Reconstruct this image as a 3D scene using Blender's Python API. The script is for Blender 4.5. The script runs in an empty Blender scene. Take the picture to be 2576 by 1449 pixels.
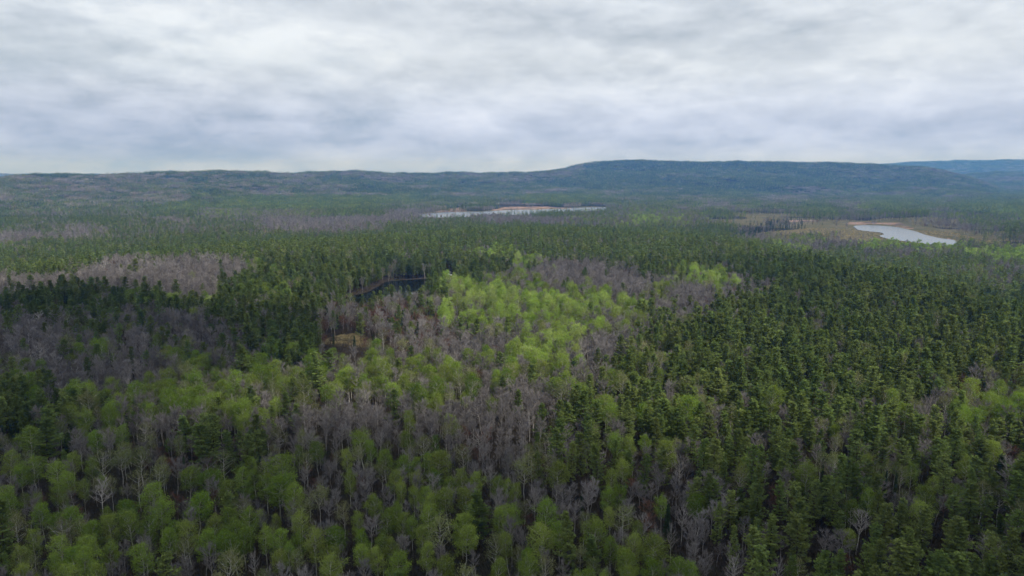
import bpy, math, numpy as np
from mathutils import Vector

R = math.radians
PI = math.pi
scene = bpy.context.scene
# ------------------------------------------------------------------ camera
FPX, CX, CY, VH, ZC = 1773.0, 1288.0, 724.5, 445.0, 110.0     # photo frame 2576 x 1449
PITCH = math.atan((CY - VH) / FPX)
cd = bpy.data.cameras.new('camera'); cam = bpy.data.objects.new('camera', cd)
scene.collection.objects.link(cam); scene.camera = cam
cam.location = (0, 0, ZC); cam.rotation_euler = (PI / 2 - PITCH, 0, 0)
cd.sensor_width = 36; cd.lens = 36 * FPX / 2576; cd.clip_start = 1; cd.clip_end = 60000
# ------------------------------------------------------------------ sun and sky
SUN_ELEV, SUN_AZ = R(50), R(118)      # azimuth clockwise from +Y: to the right, a little behind
sd = bpy.data.lights.new('sun', 'SUN'); so = bpy.data.objects.new('sun', sd)
scene.collection.objects.link(so)
sd.energy = 2.7; sd.angle = R(5); sd.color = (1.0, 0.95, 0.86)
SUNV = Vector((math.sin(SUN_AZ) * math.cos(SUN_ELEV), math.cos(SUN_AZ) * math.cos(SUN_ELEV), math.sin(SUN_ELEV)))
so.rotation_euler = SUNV.to_track_quat('Z', 'Y').to_euler()
so.location = (0, -50, 400)
world = bpy.data.worlds.new('World'); scene.world = world; world.use_nodes = True
EXPOSURE = 0.42
scene.view_settings.view_transform = 'Standard'; scene.view_settings.look = 'None'
scene.view_settings.exposure = EXPOSURE; scene.view_settings.gamma = 1; scene.view_settings.use_curve_mapping = False
scene.cycles.use_denoising = True
scene.cycles.max_bounces = 4; scene.cycles.diffuse_bounces = 2; scene.cycles.glossy_bounces = 2
scene.cycles.transmission_bounces = 2; scene.cycles.transparent_max_bounces = 6; scene.cycles.volume_bounces = 0
scene.cycles.use_fast_gi = False


class NT:
    """small helper for node trees"""
    def __init__(s, tree):
        s.t = tree; s.t.nodes.clear()
    def n(s, typ, ins=None, **kw):
        nd = s.t.nodes.new(typ)
        for k, v in kw.items(): setattr(nd, k, v)
        for k, v in (ins or {}).items():
            if isinstance(v, bpy.types.NodeSocket): s.t.links.new(v, nd.inputs[k])
            else: nd.inputs[k].default_value = v
        return nd
    def m(s, op, a, b=None, c=None, clamp=False):
        i = {0: a}
        if b is not None: i[1] = b
        if c is not None: i[2] = c
        return s.n('ShaderNodeMath', i, operation=op, use_clamp=clamp).outputs[0]
    def mix(s, f, a, b):
        nd = s.n('ShaderNodeMix', data_type='RGBA')
        for k, v in ((0, f), (6, a), (7, b)):
            if isinstance(v, bpy.types.NodeSocket): s.t.links.new(v, nd.inputs[k])
            else: nd.inputs[k].default_value = v if k == 0 else (*v, 1)
        return nd.outputs[2]
    def mr(s, v, a, b, c=0.0, d=1.0, smooth=True):
        nd = s.n('ShaderNodeMapRange', {0: v, 1: a, 2: b, 3: c, 4: d})
        if smooth: nd.interpolation_type = 'SMOOTHSTEP'
        return nd.outputs[0]
    def noise(s, vec, scale, detail=4, rough=0.55, dist=0.0):
        return s.n('ShaderNodeTexNoise', {'Vector': vec, 'Scale': scale, 'Detail': detail, 'Roughness': rough, 'Distortion': dist}).outputs[0]


SKY_STR = 0.1
w = NT(world.node_tree)
geo = w.n('ShaderNodeTexCoord').outputs['Generated']
sx = w.n('ShaderNodeSeparateXYZ', {0: geo}); X, Y, Z = sx.outputs
sky = w.n('ShaderNodeTexSky', sky_type='NISHITA', sun_disc=False, sun_elevation=SUN_ELEV, sun_rotation=SUN_AZ, altitude=300)
zz = w.m('ADD', w.m('MAXIMUM', Z, 0.0), 0.10)
pv = w.n('ShaderNodeCombineXYZ', {0: w.m('DIVIDE', X, zz), 1: w.m('DIVIDE', Y, zz), 2: 0.0}).outputs[0]
dw = w.n('ShaderNodeCombineXYZ', {0: X, 1: Y, 2: w.m('MULTIPLY', Z, 2.9)}).outputs[0]
dv = w.n('ShaderNodeCombineXYZ', {0: X, 1: Y, 2: w.m('MULTIPLY', Z, 2.0)}).outputs[0]
n1 = w.noise(w.n('ShaderNodeVectorMath', {0: dv, 1: (3.1, 8.2, 1.0)}, operation='ADD').outputs[0], 2.6, 8, 0.55, 0.15)
n2 = w.noise(w.n('ShaderNodeVectorMath', {0: dw, 1: (13.7, 4.1, 2.0)}, operation='ADD').outputs[0], 8.0, 8, 0.58, 0.15)
n4 = w.noise(w.n('ShaderNodeVectorMath', {0: dv, 1: (7.7, 1.1, 9.0)}, operation='ADD').outputs[0], 24.0, 6, 0.6, 0.2)
n3 = w.noise(w.n('ShaderNodeVectorMath', {0: pv, 1: (3.7, 34.1, 5.0)}, operation='ADD').outputs[0], 1.5, 8, 0.60, 0.2)
# angles of the view ray over the land: azimuth and elevation, gently warped so the banks are ragged
az = w.m('ARCTAN2', X, Y); el = w.m('ARCSINE', Z)
azw = w.m('ADD', az, w.m('MULTIPLY', w.m('SUBTRACT', n2, 0.5), 0.34))
elw = w.m('ADD', el, w.m('MULTIPLY', w.m('SUBTRACT', n1, 0.5), 0.13))


def bank(a0, e0, wa, we):
    """a bank of thicker or thinner cloud at azimuth a0, elevation e0"""
    da = w.m('DIVIDE', w.m('SUBTRACT', azw, a0), wa); de = w.m('DIVIDE', w.m('SUBTRACT', elw, e0), we)
    return w.m('EXPONENT', w.m('MULTIPLY', w.m('ADD', w.m('MULTIPLY', da, da), w.m('MULTIPLY', de, de)), -1.0))


def uv2ae(u, v):
    x = (u - CX) / FPX; y = -(v - CY) / FPX
    fy = math.cos(PITCH) + y * math.sin(PITCH); fz = -math.sin(PITCH) + y * math.cos(PITCH)
    return math.atan2(x, fy), math.atan2(fz, math.hypot(x, fy))


lum = w.m('MULTIPLY_ADD', w.m('SUBTRACT', n1, 0.5), 0.30, 0.585)
lum = w.m('MULTIPLY_ADD', w.m('SUBTRACT', n2, 0.5), 0.26, lum)
lum = w.m('MULTIPLY_ADD', w.m('SUBTRACT', n4, 0.5), 0.20, lum)
lum = w.m('MULTIPLY_ADD', w.m('SUBTRACT', n3, 0.5), 0.20, lum)
BANKS = [  # u, v, width u, width v, strength
    (640, 130, 330, 80, 0.24), (880, 60, 260, 60, 0.10), (260, 60, 300, 70, 0.09), (60, 330, 200, 60, 0.05),
    (480, 310, 460, 60, -0.26), (150, 390, 330, 35, -0.14), (80, 230, 160, 60, -0.10), (760, 360, 420, 30, -0.08),
    (1500, 345, 260, 22, -0.14), (1150, 40, 260, 50, -0.09), (1340, 150, 200, 70, -0.08), (1250, 290, 300, 40, 0.10),
    (1850, 230, 330, 50, 0.13), (2300, 150, 240, 80, 0.11), (2200, 290, 330, 35, -0.12), (2420, 250, 200, 45, -0.06),
    (2050, 60, 260, 50, -0.06), (2480, 60, 160, 60, -0.04), (620, 415, 420, 16, 0.08), (1700, 385, 700, 14, 0.05)]
for (u, v, wu, wv, s_) in BANKS:
    a0, e0 = uv2ae(u, v)
    lum = w.m('MULTIPLY_ADD', bank(a0, e0, wu / FPX, wv / FPX), s_ * 0.8, lum)
# cloud heaps: bright tops, darker undersides
vo = w.n('ShaderNodeVectorMath', {0: dw, 1: (13.7, 4.1, 2.05)}, operation='ADD').outputs[0]
n2u = w.noise(vo, 8.0, 8, 0.58, 0.15)
lum = w.m('MULTIPLY_ADD', w.m('SUBTRACT', n2, n2u), 0.42, lum)
lum = w.m('ADD', lum, w.mr(n2, 0.42, 0.58, -0.028, 0.028))
lum = w.m('SUBTRACT', lum, w.mr(el, 0.10, 0.0, 0.0, 0.085))
lum = w.m('MULTIPLY_ADD', w.m('SUBTRACT', lum, 0.58), 0.66, 0.57)
lum = w.m('MINIMUM', w.m('MAXIMUM', lum, 0.16), 0.76)
ramp = w.n('ShaderNodeValToRGB', {0: lum})
cr = ramp.color_ramp
cr.elements[0].position = 0.16; cr.elements[0].color = (0.185, 0.225, 0.300, 1)
cr.elements[1].position = 0.80; cr.elements[1].color = (0.72, 0.76, 0.81, 1)
for p_, c_ in ((0.32, (0.275, 0.328, 0.390, 1)), (0.50, (0.440, 0.487, 0.555, 1)), (0.64, (0.565, 0.612, 0.680, 1))):
    e_ = cr.elements.new(p_); e_.color = c_
cloud = w.n('ShaderNodeVectorMath', {0: ramp.outputs[0], 3: 1.0 / SKY_STR}, operation='SCALE').outputs[0]
gap = w.mr(n1, 0.34, 0.50, 0.10, 0.02)           # thin places where the blue shows
skyc = w.mix(gap, cloud, sky.outputs[0])
# far air beyond the hills scatters blue
blu = w.n('ShaderNodeVectorMath', {0: skyc, 1: (0.84, 0.90, 1.19)}, operation='MULTIPLY').outputs[0]
bm_ = w.n('ShaderNodeMix', data_type='RGBA'); w.t.links.new(w.mr(el, 0.16, 0.0), bm_.inputs[0]); w.t.links.new(skyc, bm_.inputs[6]); w.t.links.new(blu, bm_.inputs[7]); skyc = bm_.outputs[2]
skyc = w.mix(w.mr(Z, -0.03, -0.01), (0.9, 1.0, 1.1), skyc)
bg = w.n('ShaderNodeBackground', {0: skyc, 1: SKY_STR})
w.n('ShaderNodeOutputWorld', {0: bg.outputs[0]})
world.cycles.sampling_method = 'MANUAL'; world.cycles.sample_map_resolution = 512

# ------------------------------------------------------------------ projection helpers (numpy)
cp, sp = math.cos(PITCH), math.sin(PITCH)


def project(x, y, z):
    x, y, z = np.asarray(x, float), np.asarray(y, float), np.asarray(z, float) - ZC
    dep = y * cp - z * sp; upc = y * sp + z * cp
    dep = np.where(dep < 1, 1, dep)
    return CX + FPX * x / dep, CY - FPX * upc / dep, dep


def ray_to_z(u, v, z):
    a = (np.asarray(u, float) - CX) / FPX; b = -(np.asarray(v, float) - CY) / FPX
    dy = cp + b * sp; dz = -sp + b * cp
    t = (z - ZC) / np.where(dz > -1e-4, -1e-4, dz)
    return a * t, dy * t


def az_to_u(azv):
    return CX + 1795.0 * np.tan(np.clip(azv, -1.2, 1.2))


def smooth(a, b, x):
    t = np.clip((x - a) / (b - a), 0, 1)
    return t * t * (3 - 2 * t)


_wr = np.random.default_rng(5)
_WAVES = [(_wr.uniform(0, 2 * PI), _wr.uniform(0, 2 * PI), lam) for lam in (900, 640, 420, 300, 210, 150, 110) for _ in range(3)]


def wnoise(x, y, scale=1.0, seed=0.0):
    s_, tot = 0, 0
    for i, (a, p_, lam) in enumerate(_WAVES):
        amp = lam ** 0.8
        s_ = s_ + amp * np.sin((x * math.cos(a + seed) + y * math.sin(a + seed)) * 2 * PI / (lam * scale) + p_ + seed * 3.1)
        tot += amp
    return s_ / tot * 2.2


def inside(poly, u, v):
    u, v = np.asarray(u, float), np.asarray(v, float)
    r = np.zeros(np.broadcast(u, v).shape, bool)
    n = len(poly)
    for i in range(n):
        x1, y1 = poly[i]; x2, y2 = poly[(i + 1) % n]
        if y1 == y2: continue
        c = ((y1 > v) != (y2 > v)) & (u < (x2 - x1) * (v - y1) / (y2 - y1) + x1)
        r ^= c
    return r


c6 = lambda L: [(x * .2344 + 1006.2, y * .2344 + 483) for x, y in L]
c7 = lambda L: [(x * .1927 + 2079.5, y * .1927 + 469.6) for x, y in L]
c8 = lambda L: [(x * .18515 + 805, y * .18515 + 630.5) for x, y in L]
LAKE_R = c7([(355, 512), (500, 503), (700, 508), (850, 520), (1000, 545), (1150, 580), (1300, 630), (1500, 675), (1650, 695), (1800, 752),
             (1700, 775), (1450, 765), (1200, 735), (940, 702), (820, 685), (690, 645), (745, 622), (700, 598), (560, 585), (420, 565), (378, 540)])
LAKE_F = c6([(60, 257), (200, 238), (400, 222), (620, 215), (850, 211), (1000, 203), (1200, 193), (1500, 187), (1750, 180), (1900, 170), (2060, 163), (2240, 165),
             (2260, 188), (2100, 205), (1700, 222), (1350, 250), (1200, 250), (1000, 252), (740, 275), (500, 275), (300, 268), (150, 264)])
POND = c8([(200, 705), (400, 622), (600, 575), (780, 492), (870, 432), (1050, 405), (1400, 385), (1700, 368), (1760, 335), (1800, 345),
           (1700, 425), (1450, 495), (1350, 590), (1000, 680), (700, 730), (300, 750)])
VIS_R = c7([(355, 505), (700, 500), (1000, 540), (1300, 625), (1650, 690), (1780, 748), (1500, 735), (1250, 712), (940, 690), (690, 645), (700, 598), (420, 565)])
VIS_F = [c6([(180, 240), (620, 213), (1000, 203), (1500, 187), (1900, 170), (2240, 163), (2200, 190), (1900, 198), (1620, 205), (1220, 238), (1000, 222), (760, 230), (740, 262), (430, 255), (200, 256)])]
VIS_P = c8([(600, 572), (780, 480), (870, 428), (1050, 400), (1400, 380), (1660, 366), (1500, 420), (1370, 470), (1300, 520), (1150, 540), (950, 500), (760, 570), (640, 640)])
VIS_P2 = c8([(240, 695), (400, 612), (600, 566), (650, 640), (430, 690), (300, 708)])
CLEAR = c8([(20, 1290), (20, 1220), (120, 1190), (300, 1140), (560, 1125), (640, 1180), (560, 1230), (800, 1240), (900, 1290), (860, 1340), (500, 1330), (300, 1300)])
RAPIDS = c8([(1690, 260), (1830, 260), (1830, 350), (1690, 350)])
MEADOW = [(1880, 588), (2030, 575), (2110, 562), (2160, 557), (2240, 558), (2300, 562), (2360, 574), (2420, 590), (2480, 605), (2600, 618), (2600, 645),
          (2520, 634), (2440, 624), (2380, 616), (2250, 611), (2200, 606), (2120, 603), (2000, 603)]
SAND = [c6([(380, 215), (400, 195), (640, 165), (720, 172), (730, 206), (620, 214)]), c6([(990, 182), (1180, 158), (1560, 155), (1850, 172), (1500, 187), (1200, 192), (1000, 201)]),
        c6([(980, 133), (1040, 121), (1360, 114), (1500, 124), (1360, 131), (1050, 137)]),
        [(2120, 561), (2160, 558), (2260, 560), (2290, 568), (2200, 564), (2140, 565)], [(2380, 600), (2440, 612), (2470, 620), (2420, 617)],
        [(2240, 566), (2300, 572), (2290, 577)], [(1930, 556), (2010, 553), (2080, 556), (2000, 559)]]
PLAIN = [(0, 520), (1000, 545), (1500, 545), (1560, 520), (2576, 505), (2600, 610), (1900, 608), (1700, 575), (1000, 575), (300, 600), (0, 615)]
HOUSES = [(1759, 499, 20), (2286, 519, -25), (2309, 520, 35), (1247, 513, 10), (1256, 512, -30)]

# ------------------------------------------------------------------ terrain
EDGE_U = [-2500, 0, 500, 900, 1200, 1500, 1750, 1900, 2000, 2150, 2300, 2450, 2576, 5000]
EDGE_R = [700, 815, 915, 1010, 1120, 1150, 1040, 950, 840, 740, 680, 600, 520, 420]
LAYERS = [  # (u points, crest v), r_base, r_crest
    ([-2500, -600, -300, 0, 140, 300, 560, 690, 860, 1060, 1200, 1390, 1450, 1700, 2300],
     [455, 452, 450, 443, 438, 440, 430, 434, 431, 438, 434, 430, 428, 440, 500],
     ([-600, 0, 600, 1000, 1400, 2300], [2250, 2450, 2700, 3700, 4100, 4300]), ([-600, 0, 600, 1000, 1400, 2300], [3900, 4200, 4600, 5400, 5800, 6000])),
    ([1100, 1250, 1390, 1440, 1500, 1620, 1750, 1900, 2000, 2150, 2300, 2380, 2450, 2576, 3000],
     [520, 450, 431, 417, 406, 404, 408, 408, 411, 415, 421, 431, 447, 485, 520], ([0], [4700]), ([0], [6500])),
    ([1700, 2000, 2230, 2400, 2576, 3000, 5000], [440, 425, 415, 410, 412, 415, 430], ([0], [9300]), ([0], [12300])),
    ([2200, 2300, 2380, 2450, 2576, 3000, 5000], [500, 462, 445, 437, 434, 430, 440], ([0], [6300]), ([0], [8600])),
    ([300, 450, 600, 700, 800, 900, 1000, 1050, 1110], [560, 530, 518, 506, 499, 497, 504, 516, 545], ([0], [2500]), ([0], [3250])),
    ([1200, 1290, 1340, 1400, 1460, 1530, 1600], [520, 500, 490, 489, 490, 499, 520], ([0], [3300]), ([0], [3900])),
]
LOCAL = [  # (u, r, dz, width across, depth) small knolls
    (1230, 1330, 9, 190, 120), (2320, 2260, 16, 120, 110), (2640, 1760, 16, 130, 170), (850, 1550, 9, 300, 160), (1620, 1800, 8, 250, 150)]


_UG = np.arange(-3000, 6001, 8.0); _kr = np.exp(-0.5 * (np.arange(-12, 13) / 4.0) ** 2); _kr /= _kr.sum()
PROF = []
for _i, _l in enumerate(LAYERS):
    _p = np.convolve(np.pad(np.interp(_UG, _l[0], _l[1]), 12, mode='edge'), _kr, 'valid')
    for _lam, _am in ((610, .9), (260, .9), (121, .7), (57, .5)): _p = _p + (1.3 if _i == 0 else 0.7) * _am * np.sin(_UG / _lam * 2 * PI + _i * 1.7 + _lam)
    PROF.append(_p)


def terrain(x, y):
    x, y = np.asarray(x, float), np.asarray(y, float)
    r = np.hypot(x, y); a = np.arctan2(x, y); u = az_to_u(a)
    u = np.where(np.abs(a) > 1.2, np.sign(a) * 6000, u)
    edge = np.interp(u, EDGE_U, EDGE_R)
    d = r - edge + 22 * wnoise(x, y, 0.8, 1.3)
    plateau = 7.0 * smooth(500, 900, r / edge * 900) + 2.4 * wnoise(x, y, 0.9)
    pf = smooth(150, 60, np.hypot(x + 115, (y - 640) * 0.6))
    plateau = plateau * (1 - pf)
    valley = -15.0 + 1.4 * wnoise(x, y, 1.7, 2.2) * smooth(1500, 2600, r)
    z = plateau + (valley - plateau) * smooth(0, 230, d)
    for (lu, lr, dz, wa, wd) in LOCAL:
        an = math.atan((lu - CX) / 1795); lx, ly = lr * math.sin(an), lr * math.cos(an)
        rr = (x * math.sin(an) + y * math.cos(an)) - lr; tt = x * math.cos(an) - y * math.sin(an)
        z = z + dz * np.exp(-(rr / wd) ** 2 - (tt / wa) ** 2)
    for prof_, (us, vs, rb, rc) in zip(PROF, LAYERS):
        vv = np.interp(u, _UG, prof_)
        b = np.interp(u, *rb) if len(rb[0]) > 1 else rb[1][0]
        c = np.interp(u, *rc) if len(rc[0]) > 1 else rc[1][0]
        b = b * (1 + 0.05 * wnoise(x, y, 3.0, 0.7))
        zc = ZC + c * (445 - vv) / 1795 - 14
        t = np.clip((r - b) / (c - b), 0, 1)
        rise = t ** 1.15 * (1 - 0.25 * np.sin(t * PI))
        fall = 1 - 0.8 * smooth(1.0, 1.9, (r - b) / (c - b))
        h = (zc + 15) * rise * fall
        rough = (0.12 * (zc + 15) * wnoise(x, y, 2.4, 3.3) + 0.10 * (zc + 15) * wnoise(x, y, 0.9, 6.1)) * np.sin(np.clip(t, 0, 1) * PI) * smooth(0, 40, h)
        z = np.maximum(z, -15 + h + rough)
    # the lakes lie in shallow basins
    fu_, fv_, _ = project(x, y, -14.2)
    for pl in (LAKE_R, LAKE_F):
        m_ = np.zeros(np.shape(z), bool)
        for du in (-9, 0, 9):
            for dv_ in (-2.5, 0, 2.5): m_ |= inside(pl, fu_ + du, fv_ + dv_)
        z = np.where(m_ & (y > 50), np.minimum(z, -15.0), z)
    return z


def link(o, parent=None):
    scene.collection.objects.link(o)
    if parent: o.parent = parent
    return o


def tris_mesh(name, V, F, mats, mi=None, cols=None):
    me = bpy.data.meshes.new(name)
    V = np.asarray(V, np.float32); F = np.asarray(F, np.int32)
    k = F.shape[1]
    me.vertices.add(len(V)); me.vertices.foreach_set('co', V.ravel())
    me.loops.add(F.size); me.loops.foreach_set('vertex_index', F.ravel())
    me.polygons.add(len(F)); me.polygons.foreach_set('loop_start', np.arange(0, F.size, k, dtype=np.int32))
    me.polygons.foreach_set('loop_total', np.full(len(F), k, np.int32))
    for m_ in mats: me.materials.append(m_)
    if mi is not None: me.polygons.foreach_set('material_index', np.asarray(mi, np.int32))
    for nm, c in (cols or {}).items():
        at = me.attributes.new(nm, 'FLOAT', 'POINT'); at.data.foreach_set('value', np.asarray(c, np.float32))
    me.update(calc_edges=True); me.validate()
    return me


# ------------------------------------------------------------------ materials
def material(name):
    m_ = bpy.data.materials.new(name); m_.use_nodes = True
    return m_, NT(m_.node_tree)


def leaf_mat(name, c1, c2, c3, trans=0.25, stand=0.35, rough=0.6):
    """leaves or needles: colour differs from tree to tree, from leaf spray to leaf spray and from stand to stand"""
    m_, t = material(name)
    oi = t.n('ShaderNodeObjectInfo'); g = t.n('ShaderNodeNewGeometry')
    col = t.mix(oi.outputs['Random'], c1, c2)
    pos = g.outputs['Position']
    s1 = t.mr(t.noise(pos, 0.010, 2), 0.40, 0.62)
    col = t.mix(t.m('MULTIPLY', s1, stand), col, c3)
    rpi = g.outputs['Random Per Island']
    k = t.m('MULTIPLY_ADD', rpi, 0.6, 0.7)
    rr = t.m('FRACT', t.m('MULTIPLY', oi.outputs['Random'], 7.31))
    k = t.m('MULTIPLY', k, t.m('MULTIPLY_ADD', rr, 0.56, 0.70))
    col = t.n('ShaderNodeVectorMath', {0: col, 3: k}, operation='SCALE').outputs[0]
    d = t.n('ShaderNodeBsdfDiffuse', {0: col}).outputs[0]
    tr = t.n('ShaderNodeBsdfTranslucent', {0: col}).outputs[0]
    mx = t.n('ShaderNodeMixShader', {0: trans, 1: d, 2: tr}).outputs[0]
    t.n('ShaderNodeOutputMaterial', {0: mx})
    return m_


def bark_mat(name, c1, c2, scale=3.0):
    m_, t = material(name)
    oi = t.n('ShaderNodeObjectInfo'); co = t.n('ShaderNodeTexCoord').outputs['Object']
    n = t.noise(co, scale, 3)
    col = t.mix(t.mr(n, 0.42, 0.62), c1, c2)
    col = t.n('ShaderNodeVectorMath', {0: col, 3: t.m('MULTIPLY_ADD', oi.outputs['Random'], 0.4, 0.8)}, operation='SCALE').outputs[0]
    d = t.n('ShaderNodeBsdfDiffuse', {0: col}).outputs[0]
    t.n('ShaderNodeOutputMaterial', {0: d})
    return m_


M = {}
M['leaf_green'] = leaf_mat('aspen_leaf_green', (0.165, 0.258, 0.034), (0.262, 0.308, 0.074), (0.145, 0.235, 0.030), 0.35)
M['leaf_lime'] = leaf_mat('aspen_leaf_lime', (0.265, 0.390, 0.055), (0.350, 0.420, 0.125), (0.225, 0.340, 0.050), 0.35)  # yellower leaf; part of the lit stand's sunlight is put into this colour
M['leaf_olive'] = leaf_mat('aspen_leaf_olive', (0.190, 0.225, 0.080), (0.240, 0.235, 0.110), (0.170, 0.200, 0.070), 0.35)
M['needle_pine'] = leaf_mat('pine_needles', (0.130, 0.188, 0.046), (0.185, 0.220, 0.064), (0.110, 0.168, 0.050), 0.25)
M['needle_spruce'] = leaf_mat('spruce_needles', (0.045, 0.072, 0.034), (0.065, 0.090, 0.040), (0.042, 0.062, 0.032), 0.08)
M['twig_grey'] = leaf_mat('bare_twigs', (0.215, 0.195, 0.188), (0.285, 0.266, 0.255), (0.195, 0.170, 0.158), 0.0)
M['twig_red'] = leaf_mat('budding_twigs', (0.150, 0.070, 0.050), (0.205, 0.115, 0.075), (0.130, 0.080, 0.060), 0.1)
M['twig_pale'] = leaf_mat('birch_twigs', (0.30, 0.27, 0.26), (0.36, 0.33, 0.31), (0.30, 0.27, 0.25), 0.0)
M['bark_pale'] = bark_mat('aspen_bark', (0.60, 0.57, 0.50), (0.36, 0.34, 0.29))
M['bark_white'] = bark_mat('birch_bark', (0.62, 0.59, 0.54), (0.40, 0.37, 0.34))
M['bark_grey'] = bark_mat('grey_bark', (0.40, 0.37, 0.345), (0.24, 0.215, 0.20))
M['bark_dark'] = bark_mat('pine_bark', (0.085, 0.065, 0.052), (0.05, 0.04, 0.034))
M['bark_red'] = bark_mat('maple_bark', (0.20, 0.14, 0.12), (0.12, 0.085, 0.075))
M['shrub'] = leaf_mat('undergrowth_twigs', (0.080, 0.064, 0.050), (0.120, 0.098, 0.074), (0.070, 0.078, 0.036), 0.1)
M['sedge'] = leaf_mat('sedge', (0.40, 0.32, 0.18), (0.30, 0.26, 0.12), (0.36, 0.28, 0.17), 0.2)

gm, t = material('forest_floor')
pos = t.n('ShaderNodeNewGeometry').outputs['Position']
nA = t.noise(pos, 0.05, 5); nB = t.noise(pos, 0.9, 5, 0.65)
col = t.mix(t.mr(nB, 0.35, 0.65), (0.026, 0.023, 0.018), (0.062, 0.050, 0.038))
col = t.mix(t.m('MULTIPLY', t.mr(nA, 0.48, 0.62), 0.6), col, (0.045, 0.050, 0.022))
mead = t.n('ShaderNodeAttribute', attribute_name='meadow').outputs['Fac']
sand = t.n('ShaderNodeAttribute', attribute_name='sand').outputs['Fac']
mcol = t.mix(t.mr(t.noise(pos, 0.022, 5, 0.7), 0.38, 0.62), (0.132, 0.116, 0.066), (0.085, 0.084, 0.042))
mcol = t.mix(t.mr(t.noise(pos, 0.25, 4, 0.7), 0.52, 0.68), mcol, (0.21, 0.18, 0.11))
col = t.mix(t.mr(t.m('ADD', mead, t.m('MULTIPLY', t.m('SUBTRACT', nA, 0.5), 0.6)), 0.35, 0.6), col, mcol)
scol = t.mix(t.mr(t.noise(pos, 0.02, 4, 0.7), 0.40, 0.60), (0.30, 0.21, 0.17), (0.11, 0.088, 0.068))
col = t.mix(t.mr(sand, 0.3, 0.7), col, scol)
t.n('ShaderNodeOutputMaterial', {0: t.n('ShaderNodeBsdfDiffuse', {0: col, 1: 0.8}).outputs[0]})


def water_mat(name, c, rough, bump, scale):
    m_, t = material(name)
    pos = t.n('ShaderNodeNewGeometry').outputs['Position']
    nz = t.noise(pos, scale, 4)
    b = t.n('ShaderNodeBump', {'Height': nz, 'Strength': bump, 'Distance': 0.4}).outputs[0]
    p = t.n('ShaderNodeBsdfPrincipled', {'Base Color': (*c, 1), 'Roughness': rough, 'IOR': 1.333, 'Normal': b})
    t.n('ShaderNodeOutputMaterial', {0: p.outputs[0]})
    return m_


M['lake'] = water_mat('lake_water', (0.135, 0.160, 0.205), 0.24, 0.10, 0.35)
M['pond'] = water_mat('pond_water', (0.006, 0.007, 0.009), 0.03, 0.03, 0.5)

# ------------------------------------------------------------------ ground sheet
azs = np.concatenate([np.linspace(-PI, -0.86, 26)[:-1], np.linspace(-0.86, 0.86, 430), np.linspace(0.86, PI, 26)[1:-1]])
rs = np.concatenate([[8, 40, 80], np.exp(np.linspace(math.log(110), math.log(15500), 340))])
A_, R_ = np.meshgrid(azs, rs)
gx, gy = R_ * np.sin(A_), R_ * np.cos(A_)
gz = terrain(gx, gy)
gu, gv, gd = project(gx, gy, gz)
front = gy > 50
mead = (inside(MEADOW, gu, gv) | inside(CLEAR, gu, gv)) & front
sandm = np.zeros_like(mead)
for S_ in SAND: sandm |= inside(S_, gu, gv)
sandm &= front
bank_ = inside([(890, 716), (900, 708), (960, 700), (1060, 694), (1110, 690), (1120, 696), (1060, 702), (960, 707)], gu, gv) & front
mead = mead.astype(float) + 0.9 * ((wnoise(gx, gy, 0.8, 7.7) > np.where(gu > 1650, -0.12, 0.15)) & inside(PLAIN, gu, gv) & front)
for pl in (LAKE_R, LAKE_F):
    for du in (-10, 0, 10):
        for dv_ in (-3, 0, 3): mead += 0.7 * (inside(pl, gu + du, gv + dv_) & front)
mead = np.clip(mead, 0, 1)
na, nr = len(azs), len(rs)
idx = np.arange(nr * na).reshape(nr, na)
q = np.stack([idx[:-1], np.roll(idx, -1, 1)[:-1], np.roll(idx, -1, 1)[1:], idx[1:]], -1).reshape(-1, 4)
me = tris_mesh('ground', np.stack([gx, gy, gz], -1).reshape(-1, 3), q[:, ::-1], [gm],
               cols={'meadow': mead.ravel().astype(float), 'sand': sandm.ravel().astype(float)})
me.polygons.foreach_set('use_smooth', np.ones(len(me.polygons), bool))
ground = link(bpy.data.objects.new('ground', me)); ground['kind'] = 'structure'
ground['label'] = 'rolling forest floor of brown leaf litter reaching to the blue hills'


def water(name, poly, z, mat, label):
    # smooth the outline, drop it on the water level
    P = np.array(poly, float); n = len(P); out = []
    rng = np.random.default_rng(len(poly))
    for i in range(n):
        p0, p1, p2, p3 = P[i - 1], P[i], P[(i + 1) % n], P[(i + 2) % n]
        for k in range(8):
            tt = k / 8
            out.append(0.5 * ((2 * p1) + (p2 - p0) * tt + (2 * p0 - 5 * p1 + 4 * p2 - p3) * tt ** 2 + (3 * p1 - p0 - 3 * p2 + p3) * tt ** 3)
                       + rng.normal(0, 0.12, 2))
    out = np.array(out)
    x, y = ray_to_z(out[:, 0], out[:, 1], z)
    import bmesh
    bm = bmesh.new()
    f = bm.faces.new([bm.verts.new((a, b, z)) for a, b in zip(x, y)])
    bmesh.ops.triangulate(bm, faces=[f])
    bmesh.ops.recalc_face_normals(bm, faces=bm.faces)
    if bm.faces[:][0].normal.z < 0: bmesh.ops.reverse_faces(bm, faces=bm.faces)
    m_ = bpy.data.meshes.new(name); bm.to_mesh(m_); bm.free(); m_.materials.append(mat)
    o = link(bpy.data.objects.new(name, m_)); o['kind'] = 'structure'; o['label'] = label
    return o


zl = -14.2
water('lake', LAKE_R, zl, M['lake'], 'pale blue lake in the marsh at the right')
water('lake', LAKE_F, zl, M['lake'], 'narrow silver lake below the far hills')
water('pond', POND, 0.9, M['pond'], 'dark still pond among the pines')

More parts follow.
